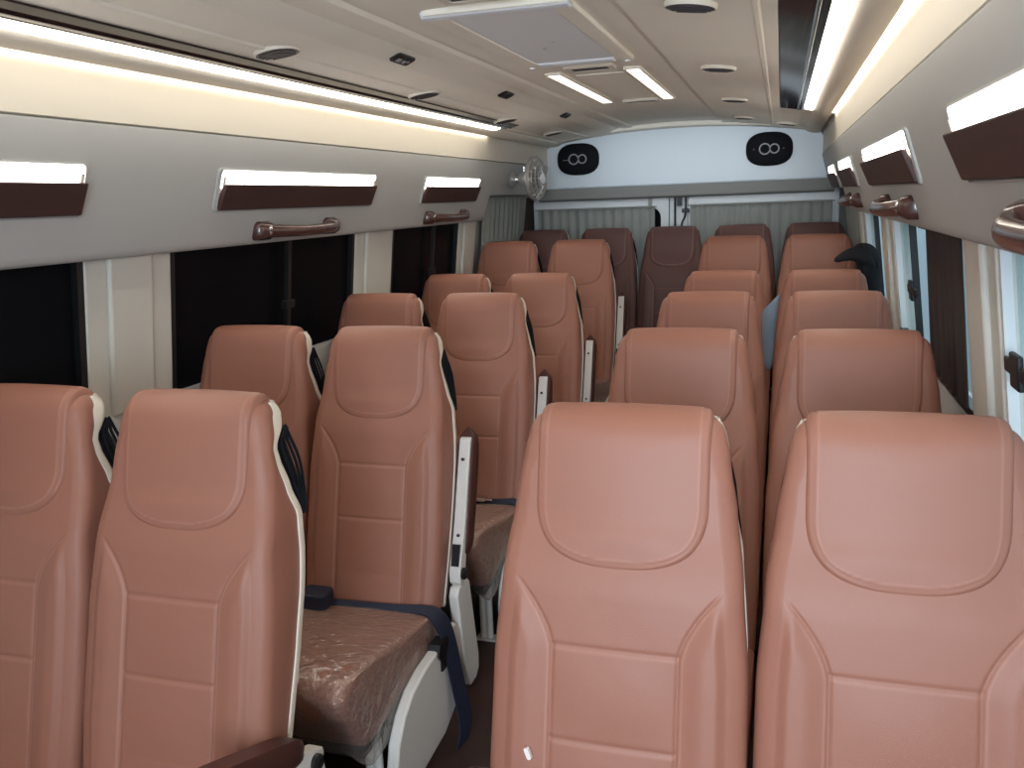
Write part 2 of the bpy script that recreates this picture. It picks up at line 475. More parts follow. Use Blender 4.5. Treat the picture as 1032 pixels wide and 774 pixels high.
P = smooth_pts([(-.12, -.235, .408), (-.05, -.222, .404), (.1, -.220, .406), (.18, -.222, .412), (.222, -.215, .395), (.246, -.205, .33), (.266, -.195, .18), (.285, -.20, .07), (.285, -.235, .02)])
def wv(p):
    t = sstep(.15, .24, p.x); return Vector((0, .007, .009)).lerp(Vector((.006, .030, 0)), t)
SM['belt'] = ribbon(P, [wv(p) for p in P]).mesh('seat_belt', M['belt'], True)
bk = MB().prism(rrect(-.175, -.085, -.285, -.215, .02, 4), 2, .405, .452)
SM['buckle'] = bk.mesh('buckle', M['belt'], True, 30)
tg = MB().box(-.02, .10, -.243, -.225, .418, .424).prism(rrect(.02, .075, -.252, -.215, .008, 3), 2, .416, .428)
SM['tongue'] = tg.mesh('buckle_tongue', M['chrome'], True, 30)

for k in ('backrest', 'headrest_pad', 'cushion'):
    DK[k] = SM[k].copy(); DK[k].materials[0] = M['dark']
def seat(x, y, z, kind, label, group, arm=None, sx=1, belt=False, film=False, tongue=False, rz=0):
    root = empty('bus_seat', (x, y, z), rz); tag(root, label, 'seat', group)
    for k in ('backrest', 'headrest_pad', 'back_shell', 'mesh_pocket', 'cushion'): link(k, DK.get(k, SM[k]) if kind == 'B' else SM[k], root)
    fr = link('seat_frame', SM['seat_frame'], root)
    for dx in (-.15, .15):
        for k in ('legf', 'legr'):
            l = link('leg', SM[k], root); l.location = (dx, 0, 0)
    if arm is not None:
        sp = link('side_panel', SM['side_panel', sx], root, .006); tag(sp, 'white rounded side cover')
        link('release_lever', SM['clip', sx], sp)
        tag(link('armrest_bracket', SM['shield', sx], root, .005), 'white armrest bracket')
        a = link('armrest', SM['arm', sx], root, .003); a.location = (sx * .233, -.052, .462); a.rotation_euler = (R(-arm), 0, 0)
        tag(a, 'white armrest bar with a brown pad')
        link('armrest_pad', SM['armpad', sx], a); link('screw', SM['armscrew', sx], a).location = (0, -.10, 0); link('screw', SM['armscrew', sx], a).location = (0, -.32, 0); link('pivot_knob', SM['armknob', sx], a)
    if film: tag(link('plastic_cover', SM['plastic_cover'], root), 'clear plastic wrap left on the cushion')
    if belt:
        b = link('seat_belt', SM['belt'], root); tag(b, 'navy blue webbing lap belt'); link('buckle', SM['buckle'], b, .006)
        if tongue: link('buckle_tongue', SM['tongue'], b)
    return root

ROWS = [1.371, 2.241, 3.125, 3.991, 4.881]; YBK = 5.651
H5, HB = .112, .145
XC = dict(R=.425, W=.860, L=-.436, V=-.868)
G = 'brown leather coach seats'
zr = [0, 0, 0, 0, H5]
LBL = {
 'L': ['brown aisle seat nearest on the left, brown padded armrest lowered beside it',
       'brown aisle seat with navy belt hanging, white armrest raised and cushion in full view',
       'brown aisle seat right behind the one with the hanging navy belt',
       'brown aisle seat, fourth of the left aisle column, narrow between its neighbours',
       'brown aisle seat on the left raised a step, just before the back bench'],
 'V': ['brown seat at the left windows, nearest row, cut off by the photo edge',
       'brown seat at the left windows, headrest before the widest dark window',
       'brown seat at the left windows, headrest before the second pale pillar',
       'brown seat at the left windows, almost hidden, only a sliver of headrest showing',
       'brown seat at the left rear raised a step, headrest before the grey curtain'],
 'R': ['largest brown seat at the front centre, with a white fleck on its bolster',
       'brown aisle seat right behind the front centre seat with the white fleck',
       'brown aisle seat, third of the right aisle column',
       'brown aisle seat, fourth of the right aisle column, beside the grey cloth',
       'brown aisle seat on the right raised a step, last before the back bench'],
 'W': ['large brown window seat at the lower right corner of the photo',
       'brown window seat directly behind the lower right corner seat',
       'brown window seat, third of the right window column, below the black cloth',
       'brown window seat with black cloth hung at its outer corner',
       'brown window seat on the right raised a step, partly behind the black cloth'],
}
for c in 'LVRW':
    for i, y in enumerate(ROWS):
        kw = {}
        if c == 'L': kw = dict(arm=22 if i == 0 else 108, sx=1, belt=i in (1, 2), film=True, tongue=i == 2)
        if c == 'R': kw = dict(arm=26, sx=-1)
        s = seat(XC[c], y, zr[i], c, LBL[c][i], G, **kw)
        if c == 'R' and i == 0:
            q = MB(); q.prism(rrect(-.004, .004, -.010, .010, .0035, 3), 1, -.004, .004)
            o = q.build('white_fleck', M['paper'], s); tag(o, 'white fleck stuck on the leather')
            o.location = (-.135, yf(.60) - .016, .614); o.rotation_euler = (R(-12), R(-25), 0)
BL = ['dark brown back bench seat at the far left, before the left rear curtain',
      'dark brown back bench seat second from the left, before the left rear door curtain',
      'dark brown back bench seat in the middle at the end of the aisle',
      'dark brown back bench seat second from the right, peeking over the raised aisle seat',
      'dark brown back bench seat at the far right, peeking over the raised window-side seat']
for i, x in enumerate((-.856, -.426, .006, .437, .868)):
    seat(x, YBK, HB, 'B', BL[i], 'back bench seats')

# ------------------------------------------------------------------ shell of the bus
Y0, Y1 = -1.1, 6.22
def extrude_profile(name, prof, m, y0=Y0, y1=Y1, ny=2, angle=35, closed=True):
    mb = MB(); rings = [[(x, y0 + (y1 - y0) * k / (ny - 1), z) for x, z in prof] for k in range(ny)]
    mb.loft(rings, closed, closed, closed)
    return struct(mb.build(name, m, angle=angle))
fl = MB().box(-1.16, 1.16, Y0, Y1, -.06, 0); struct(fl.build('floor', M['floor']))
struct(MB().box(-1.1, 1.1, 4.10, Y1, 0, H5).build('floor_2', M['floor']))
struct(MB().box(-1.1, 1.1, 4.965, Y1, H5, HB).build('floor_3', M['floor']))
def zc(x): return 1.957 - .12 * x * x
half = []
for x, o in [(.0, .014), (.10, .014), (.20, .014), (.283, .013), (.293, .004), (.30, .003), (.34, .004), (.352, .012), (.386, .013), (.392, .009), (.452, -.009), (.460, -.008), (.53, -.004), (.592, 0), (.597, -.005), (.607, -.005), (.612, 0), (.648, 0), (.652, .004), (.70, .004), (.755, .004), (.758, 0), (.76, .006), (.80, .006), (.803, 0)]:
    half.append((x, zc(x) + o))
half += [(.812, 1.874), (.826, 1.866), (.85, 1.861), (.872, 1.859), (.884, 1.860), (.890, 1.864), (.892, 1.872), (.892, 1.884), (.914, 1.884)]
right = [(x, z if not .29 < x < .59 else zc(x) + {.386: .002, .392: .002, .452: .001, .460: .001, .352: .002}.get(x, .002)) for x, z in half]
prof = [(-x, z) for x, z in reversed(half[1:])] + right
prof = prof + [(.96, 1.90), (.96, 2.02), (-.96, 2.02), (-.96, 1.90)]
extrude_profile('ceiling', prof, M['ceiling'], angle=25)
for sd, nm in ((-1, 'left'), (1, 'right')):
    m = lambda pr: [(sd * x, z) for x, z in pr]
    extrude_profile('trim_1' if sd < 0 else 'trim_2', m([(.908, 1.884), (.9125, 1.86), (.9125, 1.80), (.911, 1.742), (.911, 1.736), (.918, 1.734), (.96, 1.73), (.96, 1.90)]), M['cream'], angle=25)
    # window-head panel
    extrude_profile('wall_' + nm, m([(.918, 1.731), (.909, 1.729), (.9085, 1.724), (.935, 1.622), (.968, 1.52), (1.000, 1.422), (1.006, 1.408), (1.016, 1.400), (1.05, 1.398), (1.16, 1.40), (1.16, 1.73)]), M['panel'], Y0, 4.88, angle=40)
    extrude_profile('wall_%s_rear' % nm, m([(.918, 1.731), (.909, 1.729), (.9085, 1.724), (.935, 1.622), (.955, 1.56), (.962, 1.545), (.99, 1.54), (1.16, 1.54), (1.16, 1.73)]), M['panel'], 4.88, Y1, angle=40)
    dk = .686 if sd < 0 else .652
    # glossy dark strip, LED housing edge
    extrude_profile('trim_3' if sd < 0 else 'trim_4', m([(dk, zc(dk) - .002), (.70, zc(.70) - .002), (.728, zc(.728) - .002), (.731, zc(.731) - .006), (.735, zc(.735) - .006), (.738, zc(.738) - .003), (.757, zc(.757) - .003), (.757, zc(.757) + .003), (dk, zc(dk) + .003)]), M['gloss'], Y0, 4.60, angle=25)
    extrude_profile('trim_5' if sd < 0 else 'trim_6', m([(.7305, zc(.731) - .0085), (.7355, zc(.7355) - .0085), (.7355, zc(.7355) - .005), (.7305, zc(.731) - .005)]), M['chrome'], Y0, 4.58)
    led = MB(); led.loft([[(sd * x, y, z) for x, z in ((.760, 1.8885), (.768, 1.882), (.796, 1.876), (.802, 1.8785), (.802, 1.884), (.76, 1.892))] for y in (Y0 + .1, 4.52)])
    o = led.build('led_strip_light', M['led']); tag(o, 'long glowing white LED strip along the %s edge of the ceiling' % nm, 'light strip')
    cv = MB(); cv.box(sd * .894, sd * .906, Y0 + .1, 4.72, 1.874, 1.880)
    o = cv.build('cove_strip_light', M['cove']); tag(o, 'thin warm cove light strip behind the lip above the %s wall' % nm, 'light strip')
    # lower wall and sill
    k = .12
    xw = lambda z: 1.06 + k * (1.4 - z)
    extrude_profile('trim_7' if sd < 0 else 'trim_8', m([(1.100, .955), (1.106, .966), (1.16, .966), (1.16, 0), (1.13, 0), (1.12, .4), (1.105, .8)]), M['panel'], Y0, Y1)

def slab(name, sd, y0, y1, z0, z1, din, dout, m, bevel=0, kind=True):
    """slab that follows the inward lean of the window wall"""
    xw = lambda z: 1.06 + .12 * (1.4 - z)
    mb = MB(); vs = []
    mb.loft([[(sd * (xw(z) - din), y, z), (sd * (xw(z) + dout), y, z)][::1] + [(sd * (xw(z2) + dout), y, z2), (sd * (xw(z2) - din), y, z2)] for y in (y0, y1) for z, z2 in [(z0, z1)]])
    o = mb.build(name, m, None, bevel)
    return struct(o) if kind else o
tn = [20]
def pillar(sd, y0, y1, z1=1.405, z0=.96, ribs=True):
    slab('trim_%d' % tn[0], sd, y0, y1, z0, z1, .004, .06, M['pillar'], .006); tn[0] += 1
    if ribs:
        w = y1 - y0
        slab('trim_%d' % tn[0], sd, y0 + w * .22, y1 - w * .28, z0, z1, .018, .0, M['pillar'], .008); tn[0] += 1
# left side: dark windows between pillars
for n, (a, b) in enumerate([(-.6, .78), (1.13 - .6, 1.825), (2.165, 3.352), (3.73, 4.61)]):
    if n == 1: a = .95
    fr = slab('window_%d' % (n + 1), -1, a, b, .965, 1.42, -.022, .03, M['glass'])
    w = slab('window_frame', -1, a - .0, a + .022, .965, 1.42, .0, .02, M['rubber'], kind=False); w.parent = fr
    w = slab('window_frame', -1, b - .022, b, .965, 1.42, .0, .02, M['rubber'], kind=False); w.parent = fr
    w = slab('sash', -1, (a + b) / 2 - .012 + .05, (a + b) / 2 + .012 + .05, .965, 1.42, .016, .0, M['rubber'], kind=False); w.parent = fr
    w = slab('window_latch', -1, (a + b) / 2 + .02, (a + b) / 2 + .08, 1.15, 1.18, .022, .0, M['rubber'], kind=False); w.parent = fr
for a, b in [(.78, .95), (1.825, 2.165), (3.352, 3.73), (4.61, 4.90)]: pillar(-1, a, b)
# right side
for a, b in [(.62, .82), (1.85, 2.165), (3.49, 3.86), (4.64, 4.90)]: pillar(1, a, b)
wins = [(-.6, .62, .0), (.82, 1.85, 1.72), (2.165, 3.49, 3.07), (3.86, 4.64, 4.22)]
for n, (a, b, lat) in enumerate(wins):
    fr = slab('window_%d' % (n + 5), 1, a, b, .965, 1.42, -.03, .036, M['clear'])
    for e0, e1 in ((a, a + .02), (b - .02, b)):
        w = slab('window_frame', 1, e0, e1, .965, 1.42, .0, .02, M['door'], kind=False); w.parent = fr
    w = slab('sill_gasket', 1, a, b, .965, .990, .004, .02, M['rubber'], kind=False); w.parent = fr
    if lat and n != 1:
        w = slab('sash', 1, lat - .010, lat + .010, .965, 1.42, .0, .02, M['rubber'], kind=False); w.parent = fr
    if lat:
        w = slab('window_latch', 1, lat - .09, lat + .09, 1.158, 1.188, .008, .0, M['rubber'], .004, kind=False); w.parent = fr
        w = slab('window_latch', 1, lat - .03, lat + .03, 1.14, 1.206, .012, .0, M['rubber'], .004, kind=False); w.parent = fr
# rear side walls
for sd in (-1, 1):
    slab('trim_%d' % tn[0], sd, 4.90, Y1, .96, 1.55, -.01, .06, M['greytrim']); tn[0] += 1

def curtain(name, axis, a0, a1, z0, z1, pos, m, label, n=9, amp=.012, group=None, slant=0, side=0):
    """pleated cloth hanging in the plane x = pos (axis 0) or y = pos (axis 1)"""
    root = empty(name, ((a0 + a1) / 2, pos, z0) if axis else (pos, (a0 + a1) / 2, z0)); tag(root, label, 'curtain', group)
    NU, NV = n * 12, 14
    mid = (a0 + a1) / 2
    front = []; back = []
    for j in range(NV + 1):
        t = j / NV; z = (z1 - z0) * t; row = []; row2 = []
        for i in range(NU + 1):
            u = i / NU; a = (a0 + (a1 - a0) * u) - mid
            d = amp * (S_(u * n * 2 * math.pi) + .35 * S_(u * n * 4.7 + 1)) * (.75 + .25 * (1 - t)) + slant * t
            row.append((a, d, z) if axis else (d, a, z)); d += .004
            row2.append((a, d, z) if axis else (d, a, z))
        front.append(row); back.append(row2)
    mb = MB(); mb.loft([f + list(reversed(b)) for f, b in zip(front, back)])
    mb.build('cloth', m, root, angle=60)
    r = MB(); 
    if axis: r.tube([(a0 - mid - .015, -.016, z1 - z0 - .006), (a1 - mid + .015, -.016, z1 - z0 - .006)], .004, 8)
    else: r.tube([(slant - .016 * side, a0 - mid - .015, z1 - z0 - .006), (slant - .016 * side, a1 - mid + .015, z1 - z0 - .006)], .003, 8)
    r.build('curtain_rod', m, root)
    return root
curtain('brown_curtain', 0, 2.19, 2.67, .992, 1.40, 1.094, M['browncurtain'], 'dark brown curtain drawn across the near part of the right window', 6, .005, None, -.040, 1)
curtain('grey_curtain', 0, 4.98, 5.74, .96, 1.535, -1.092, M['curtain'], 'grey pleated curtain hanging at the left rear side window', 8, .008, None, .055, -1)
curtain('grey_curtain', 0, 4.95, 5.75, .96, 1.50, 1.092, M['curtain'], 'grey pleated curtain hanging at the right rear side window', 8, .008, None, -.05, 1)
# rear doors
struct(MB().box(-1.16, 1.16, 6.20, 6.26, 0, 2.02).build('wall_back', M['greytrim']))
for n, (a, b) in enumerate([(-1.045, -.075), (.055, 1.03)]):
    z0, z1 = HB, 1.545
    mb = MB(); out = rrect(a, b, z0, z1, .07, 8); inn = rrect(a + .045, b - .045, .80, 1.435, .075, 8)
    mb.frame(out, inn, 1, 6.125, 6.155)
    d = struct(mb.build('door_%d' % (n + 1), M['door'], None, .006))
    s = MB(); s.frame(rrect(a + .036, b - .036, .79, 1.444, .08, 8), rrect(a + .055, b - .055, .81, 1.425, .07, 8), 1, 6.117, 6.127)
    s.build('window_seal', M['door'], d, .003)
    g = MB(); g.box(a + .04, b - .04, 6.14, 6.15, .79, 1.44); g.build('pane', M['glass'], d)
    if n == 1:
        for x in (.31, .70):
            k = MB(); k.tube([(x, 6.127, 1.507), (x, 6.118, 1.507)], .018, 16); k.build('cap', M['black'], d)
struct(MB().box(-.07, .05, 6.14, 6.17, HB, 1.545).build('trim_60', M['door']))
struct(MB().box(-1.10, -1.055, 5.98, 6.16, HB, 1.55).build('trim_61', M['browncurtain']))  # rear corner pillar, its shadow put in as the dark curtain colour
curtain('grey_curtain', 1, -1.00, -.165, .80, 1.438, 6.075, M['curtain'], 'grey pleated curtain over the left rear door window', 13, .008)
curtain('grey_curtain', 1, .075, .985, .80, 1.438, 6.075, M['curtain'], 'grey pleated curtain over the right rear door window', 14, .008)
# rods and latch between the doors
t = empty('door_lock_rod', (-.01, 6.12, 1.30)); tag(t, 'black lock rods and latch between the two rear doors', 'door lock')
r1 = MB(); r1.tube([(-.022, 0, -.5), (-.022, 0, .235)], .007, 8); r1.build('rod', M['black'], t)
r1 = MB(); r1.tube(smooth_pts([(.05, 0, .235), (.05, 0, .13), (.045, 0, .06), (.02, 0, -.01), (.012, 0, -.2)]), .006, 8); r1.build('cable', M['black'], t)
b1 = MB().box(-.008, .026, -.012, .01, .13, .225).build('lock_box', M['black'], t, .003)
b1 = MB().box(.025, .075, -.014, .006, .085, .11).build('latch', M['black'], t, .003)
b1 = MB().box(-.205, -.18, -.014, .006, .13, .225); o = b1.build('door_stop', M['greytrim']); o.location = (-.01, 6.12, 1.30); tag(o, 'small grey door stop hanging above the left rear curtain', 'door stop')

# bulkhead over the doors
top = []
for i in range(41):
    x = -.945 + 1.89 * i / 40; z = 1.953 + .024 * (1 - (x / .945) ** 2) - .085 * (abs(x) / .945) ** 2.2
    if abs(x) > .88: z -= .06 * ((abs(x) - .88) / .065) ** 2
    top.append((x, z))
out = [(-.985, 1.60), (-.972, 1.70)] + top + [(.972, 1.70), (.985, 1.60), (.985, 1.572), (-.985, 1.572)]
mb = MB(); mb.prism(out, 1, 6.05, 6.2); struct(mb.build('wall_back_upper', M['bulk'], None, .012, seg=3))
struct(MB().prism([(6.058, 1.575), (6.075, 1.50), (6.10, 1.487), (6.2, 1.487), (6.2, 1.575)], 0, -.995, .995).build('trim_62', M['greytrim'], None, .006))  # lip under the bulkhead, its down-facing shade put into the grey colour
# grey headliner end strip above bulkhead
arc = []
for i in range(41):
    x = -.9 + 1.8 * i / 40; arc.append((x, 1.941 - .085 * (abs(x) / .945) ** 2.2))
struct(MB().prism(arc + [(.9, 2.0), (-.9, 2.0)], 1, 5.90, 6.052).build('trim_64', M['ceiling'], None, .008))
def speaker(x, z, label):
    o = empty('speaker', (x, 6.05, z)); tag(o, label, 'speaker', None)
    n = 48; ring = lambda rx, rz, e=2.6: [(rx * (abs(C_(2 * math.pi * k / n)) ** (2 / e)) * (1 if C_(2 * math.pi * k / n) > 0 else -1), rz * (abs(S_(2 * math.pi * k / n)) ** (2 / e)) * (1 if S_(2 * math.pi * k / n) > 0 else -1)) for k in range(n)]
    g = MB(); g.loft([[(a, y, b) for a, b in ring(.148 * k, .108 * k)] for y, k in ((.006, 1), (-.014, .99), (-.022, .93), (-.024, .5), (-.0245, .1))])
    g.build('grille', M['mesh'], o, angle=60)
    for dx, r in ((-.028, .033), (.032, .028)):
        t = MB(); t.tube([(dx + r * C_(2 * math.pi * k / 28), -.026, r * S_(2 * math.pi * k / 28)) for k in range(29)], .0045, 6, False)
        t.build('ring_logo', M['logo'], o)
    return o
sL = speaker(-.69, 1.772, 'black rounded speaker with two pale rings, on the rear panel beside the fan')
sR = speaker(.583, 1.775, 'black rounded speaker with two pale rings, rightmost on the rear panel')
mk = MB()
for k in range(3): mk.box(-.105 + k * .014, -.096 + k * .014, -.0265, -.0235, -.006, -.002)
mk.build('logo_dashes', M['logo'], sL)
for dx in (-.10, .085): MB().box(dx, dx + .008, -.0265, -.0235, -.004, .004).build('logo_dot', M['red'], sR)

# fan on the left rear wall
fan = empty('wall_fan', (-.93, 5.22, 1.635), 0); tag(fan, 'small chrome caged fan on a swivel mount at the left rear', 'fan')
def lathe(prof, n=28, axis='x'):
    return [[(p[0], p[1] * C_(2 * math.pi * k / n), p[1] * S_(2 * math.pi * k / n)) for k in range(n)] for p in prof]
MB().loft(lathe([(0, .001), (0, .05), (.008, .052), (.014, .045), (.03, .022), (.055, .016), (.06, .001)])).build('wall_mount', M['silver'], fan)
hd = empty_head = MB().loft(lathe([(0, .001), (.0, .03), (.015, .043), (.05, .046), (.075, .035), (.085, .001)])).build('motor_housing', M['silver'], fan)
hd.location = (.055, 0, 0); hd.rotation_euler = (0, 0, R(-8))
MB().tube([(.03, 0, .04), (.03, 0, .075)], [.005, .007], 8).build('oscillation_knob', M['silver'], hd)
cg = MB()
for rr, xx in ((.125, .10), (.128, .112), (.118, .128), (.09, .142), (.055, .148), (.125, .095), (.10, .082), (.06, .076)):
    cg.tube([(xx, rr * C_(2 * math.pi * k / 36), rr * S_(2 * math.pi * k / 36)) for k in range(37)], .0032 if rr < .124 else .0065, 6, False)
for k in range(20):
    a = 2 * math.pi * k / 20
    cg.tube([(x, r * C_(a), r * S_(a)) for x, r in ((.074, .03), (.076, .06), (.082, .10), (.10, .126), (.112, .127), (.128, .118), (.142, .09), (.148, .055), (.149, .03))], .0017, 5)
cg.build('cage', M['silver'], hd)
MB().loft(lathe([(.146, .001), (.146, .036), (.154, .034), (.156, .001)])).build('badge', M['silver'], hd)
bl = MB()
for k in range(4):
    a = math.pi / 2 * k; rows = []
    for i in range(7):
        r = .02 + .09 * i / 6; w = .02 + .03 * math.sin(math.pi * (.15 + .75 * i / 6)); tw = R(32)
        rows.append([(.112 + sgn * w * S_(tw) * .6 + dt, r * C_(a) - sgn * w * C_(tw) * S_(a), r * S_(a) + sgn * w * C_(tw) * C_(a)) for sgn, dt in ((-1, 0), (1, 0), (1, .002), (-1, .002))])
    bl.loft(rows)
bl.loft(lathe([(.08, .001), (.08, .018), (.125, .018), (.13, .001)], 16)); bl.build('blades', M['greytrim'], hd)

# ------------------------------------------------------------------ wall lamps and grab handles
def wx(z): return .902 + .327 * (1.718 - z)
def wall_lamp(sd, y0, y1, label):
    yc = (y0 + y1) / 2; L = (y1 - y0) / 2; z0, z1, zm = 1.512, 1.632, 1.590
    root = empty('wall_lamp', (sd * wx(z0), yc, z0)); tag(root, label, 'lamp', 'reading lamps along the walls')
    X = lambda z, off: sd * (wx(z + 0) - wx(z0) - off)
    def plate(ya, yb_, za, zb, o0, o1, o2=None, o3=None):
        """wedge: at za offsets o0..o1, at zb o2..o3 off the wall"""
        o2 = o0 if o2 is None else o2; o3 = o1 if o3 is None else o3
        return [[(X(za, o0), y, za - z0), (X(za, o1), y, za - z0), (X(zb, o3), y, zb - z0), (X(zb, o2), y, zb - z0)] for y in (ya, yb_)]
    h = MB()
    def housing(z, off): return None
    outer = rrect(-L - .014, L + .014, z0 - .003, z1 + .005, .016, 5); inner = rrect(-L, L, z0 + .0, z1, .012, 5)
    n = len(outer); vs = []; 
    rings = []
    for o_, off in ((outer, -.004), (outer, .004), (inner, .007), (inner, -.004)):
        rings.append([(sd * (wx(z) - wx(z0) - off), y, z - z0) for y, z in o_])
    h.loft(rings, True, False, False); h.build('lamp_housing', M['panel'], root, angle=35)
    MB().loft(plate(-L, L, zm - .01, z1 - .002, -.002, .005)).build('lamp_diffuser', M['lamp'], root)
    w = MB(); w.loft(plate(-L + .004, L - .004, z0 + .002, zm, -.004, .016, .010, .026)); w.build('veneer_front', M['wood'], root, .004)
    for s in (-1, 1):
        e = MB(); e.loft(plate(s * (L - .012) - .006, s * (L - .012) + .006, zm - .002, zm + .022, .004, .012)); e.build('end_bracket', M['cream'], root, .002)
    return root
LL = ['glowing wall lamp with brown veneer, cut by the left photo edge',
      'long glowing wall lamp with brown veneer above the widest dark window',
      'short far wall lamp with brown veneer on the left wall']
for (a, b), l in zip([(.62, 1.735), (2.275, 3.315), (3.855, 4.625)], LL): wall_lamp(-1, a, b, l)
LR = ['large glowing wall lamp with brown veneer, cut by the right photo edge',
      'wall lamp with brown veneer on the right wall, above the grab handle with chrome glints',
      'small third wall lamp on the right wall, toward the rear',
      'tiny last wall lamp on the right wall, close to the white rear panel']
for (a, b), l in zip([(.55, 1.63), (2.175, 3.26), (3.83, 4.60), (4.98, 5.57)], LR): wall_lamp(1, a, b, l)
def grab_handle(sd, y0, y1, label, z=1.443):
    yc = (y0 + y1) / 2; L = (y1 - y0) / 2
    root = empty('grab_handle', (sd * (wx(z) - .001), yc, z)); tag(root, label, 'handle', 'wooden grab handles')
    pts = []; rows = []
    for i in range(25):
        t = -1 + 2 * i / 24
        off = .012 + .045 * (1 - abs(t) ** 3.5); hh = .0225 - .004 * (1 - t * t); dp = .016 + .006 * abs(t) ** 4
        rows.append([(-sd * (off + dp * C_(a)), t * L, -.008 * (1 - t * t) + hh * S_(a)) for a in [2 * math.pi * k / 12 for k in range(12)]])
    MB().loft(rows).build('grip', M['handle'], root)
    for s in (-1, 1):
        e = MB(); y = s * L * .93
        e.loft([[(-sd * o, y + dy * k, zz * k) for dy, zz in rrect(-.045, .045, -.031, .031, .018, 4)] for o, k in ((-.012, 1), (.012, 1), (.03, .72), (.036, .5))])
        e.build('end_mount', M['handle'], root)
        c = MB(); c.loft([[(-sd * o, y - s * .012 + dy * k, zz * k) for dy, zz in rrect(-.022, .022, -.018, .018, .01, 4)] for o, k in ((.028, 1), (.038, .9), (.042, .5))])
        c.build('chrome_cap', M['chrome'], root)
    return root
for (a, b), l in zip([(2.53, 3.02), (3.98, 4.50)], ['brown wooden grab handle on the left wall, under the long wall lamp', 'brown wooden grab handle on the left wall, under the short far wall lamp']): grab_handle(-1, a, b, l)
for (a, b), l in zip([(.86, 1.32), (2.42, 2.95), (4.0, 4.5)], ['brown wooden grab handle at the right photo edge, under the large near lamp', 'brown wooden grab handle on the right wall with bright chrome glints, above the latched window', 'small far grab handle on the right wall near the rear curtain']): grab_handle(1, a, b, l, 1.455)

# ------------------------------------------------------------------ ceiling fittings
def round_vent(x, y, label, r=.060):
    z = zc(x); root = empty('round_vent', (x, y, z)); root.rotation_euler = (0, math.atan(.24 * x), 0); tag(root, label, 'vent', 'round ceiling vents')
    def L(prof, n=32): return [[(p[0] * C_(2 * math.pi * k / n), p[0] * S_(2 * math.pi * k / n), p[1]) for k in range(n)] for p in prof]
    MB().loft(L([(r * 1.02, .006), (r * 1.02, -.004), (r * .99, -.009), (r * .96, -.010), (r * .94, -.007), (r * .94, .006)])).build('vent_rim', M['cream'], root)
    d = MB(); d.loft(L([(r * .95, .004), (r * .95, -.008), (r * .5, -.0095), (r * .02, -.010)]))
    for k in range(-2, 3):
        w = math.sqrt(max(0, (r * .8) ** 2 - (k * r * .28) ** 2)); d.box(-w, w, k * r * .28 - .002, k * r * .28 + .002, -.0115, -.006)
    d.build('louvre', M['vent'], root)
for x, y, l in [(.458, 2.135, 'largest round vent at the top edge of the photo, right of the ceiling hatch'), (.448, 3.22, 'second round vent in the ceiling row on the right'),
                (.446, 4.34, 'third round vent in the ceiling row on the right'), (.445, 5.40, 'fourth round vent in the right ceiling row, just before the rear panel'),
                (.688, 5.62, 'last small round vent above the right speaker, near the end of the dark strip'),
                (-.598, 2.095, 'nearest round vent on the left of the ceiling, beside the LED strip'), (-.617, 3.13, 'second round vent on the left of the ceiling, beside the LED strip'),
                (-.66, 4.28, 'round vent on the left of the ceiling at the far end of the LED strip'), (-.67, 5.28, 'last round vent on the left of the ceiling, above the fan')]:
    round_vent(x, y, l)
def lamp_switch(y, label, icon=False):
    x = -.422; z = 1.9355; root = empty('call_switch', (x, y, z)); root.rotation_euler = (0, R(-24), 0); tag(root, label, 'switch', 'black ceiling switches')
    MB().prism(rrect(-.021, .021, -.060, .060, .012, 5), 2, -.007, .004).build('switch_plate', M['black'], root, .003)
    for k in (-1, 1): MB().box(-.014, .014, k * .027 - .022, k * .027 + .022, -.0095, -.005).build('rocker', M['rubber'], root, .002)
    if icon:
        MB().box(-.008, .006, -.045, -.022, -.0112, -.0090).box(-.008, .004, -.004, .012, -.0112, -.0090).box(.0, .007, .018, .03, -.0112, -.0090).build('icon', M['logo'], root)
for y, l, ic in [(2.50, 'near black switch plate with pale icons on the left ceiling band', True), (3.53, 'middle black switch plate on the left ceiling band', False), (4.57, 'far black switch plate on the left ceiling band', False)]: lamp_switch(y, l, ic)
# roof hatch
h = empty('roof_hatch', (0, 2.56, 1.970)); tag(h, 'white roof hatch with a pale panel set in the ceiling', 'hatch')
MB().frame(rrect(-.185, .185, -.49, .49, .02, 3), rrect(-.135, .135, -.43, .41, .015, 3), 2, -.016, .004).build('hatch_frame', M['ceiling'], h, .003)
for ya, yb_, nm in ((-.49, -.425, 'front_bar'), (.395, .475, 'rear_bar')):
    pr = [(ya, -.006), (ya + .01, -.019), ((ya + yb_) / 2, -.023), (yb_ - .01, -.019), (yb_, -.006)]
    w = .185 if ya < 0 else .128
    MB().prism(pr, 0, -w, w).build('edge_bar', M['hatch'], h, .004)
MB().prism(rrect(-.137, .137, -.43, .41, .012, 3), 2, -.012, .0).build('hatch_panel', M['hatchpanel'], h, .002)
for x, y in ((.02, .02), (-.03, .12)): MB().tube([(x, y, -.0115), (x, y, -.015)], .005, 10).build('screw_cap', M['greytrim'], h)
for x in (-.165, .165): MB().tube([(x, .46, -.015), (x, .46, -.021)], .010, 10).build('screw_cover', M['hatch'], h)
def slot_vent(y, label):
    root = empty('slot_vent', (0, y, 1.970)); tag(root, label, 'vent', 'slotted ceiling vents')
    MB().frame(rrect(-.088, .088, -.055, .055, .008, 3), rrect(-.066, .066, -.034, .034, .004, 3), 2, -.012, .002).build('vent_frame', M['cream'], root, .002)
    d = MB().box(-.068, .068, -.036, .036, -.006, .0)
    for k in range(5): d.box(-.066, .066, -.03 + k * .014, -.025 + k * .014, -.010, -.005)
    d.build('vent_grille', M['black'], root)
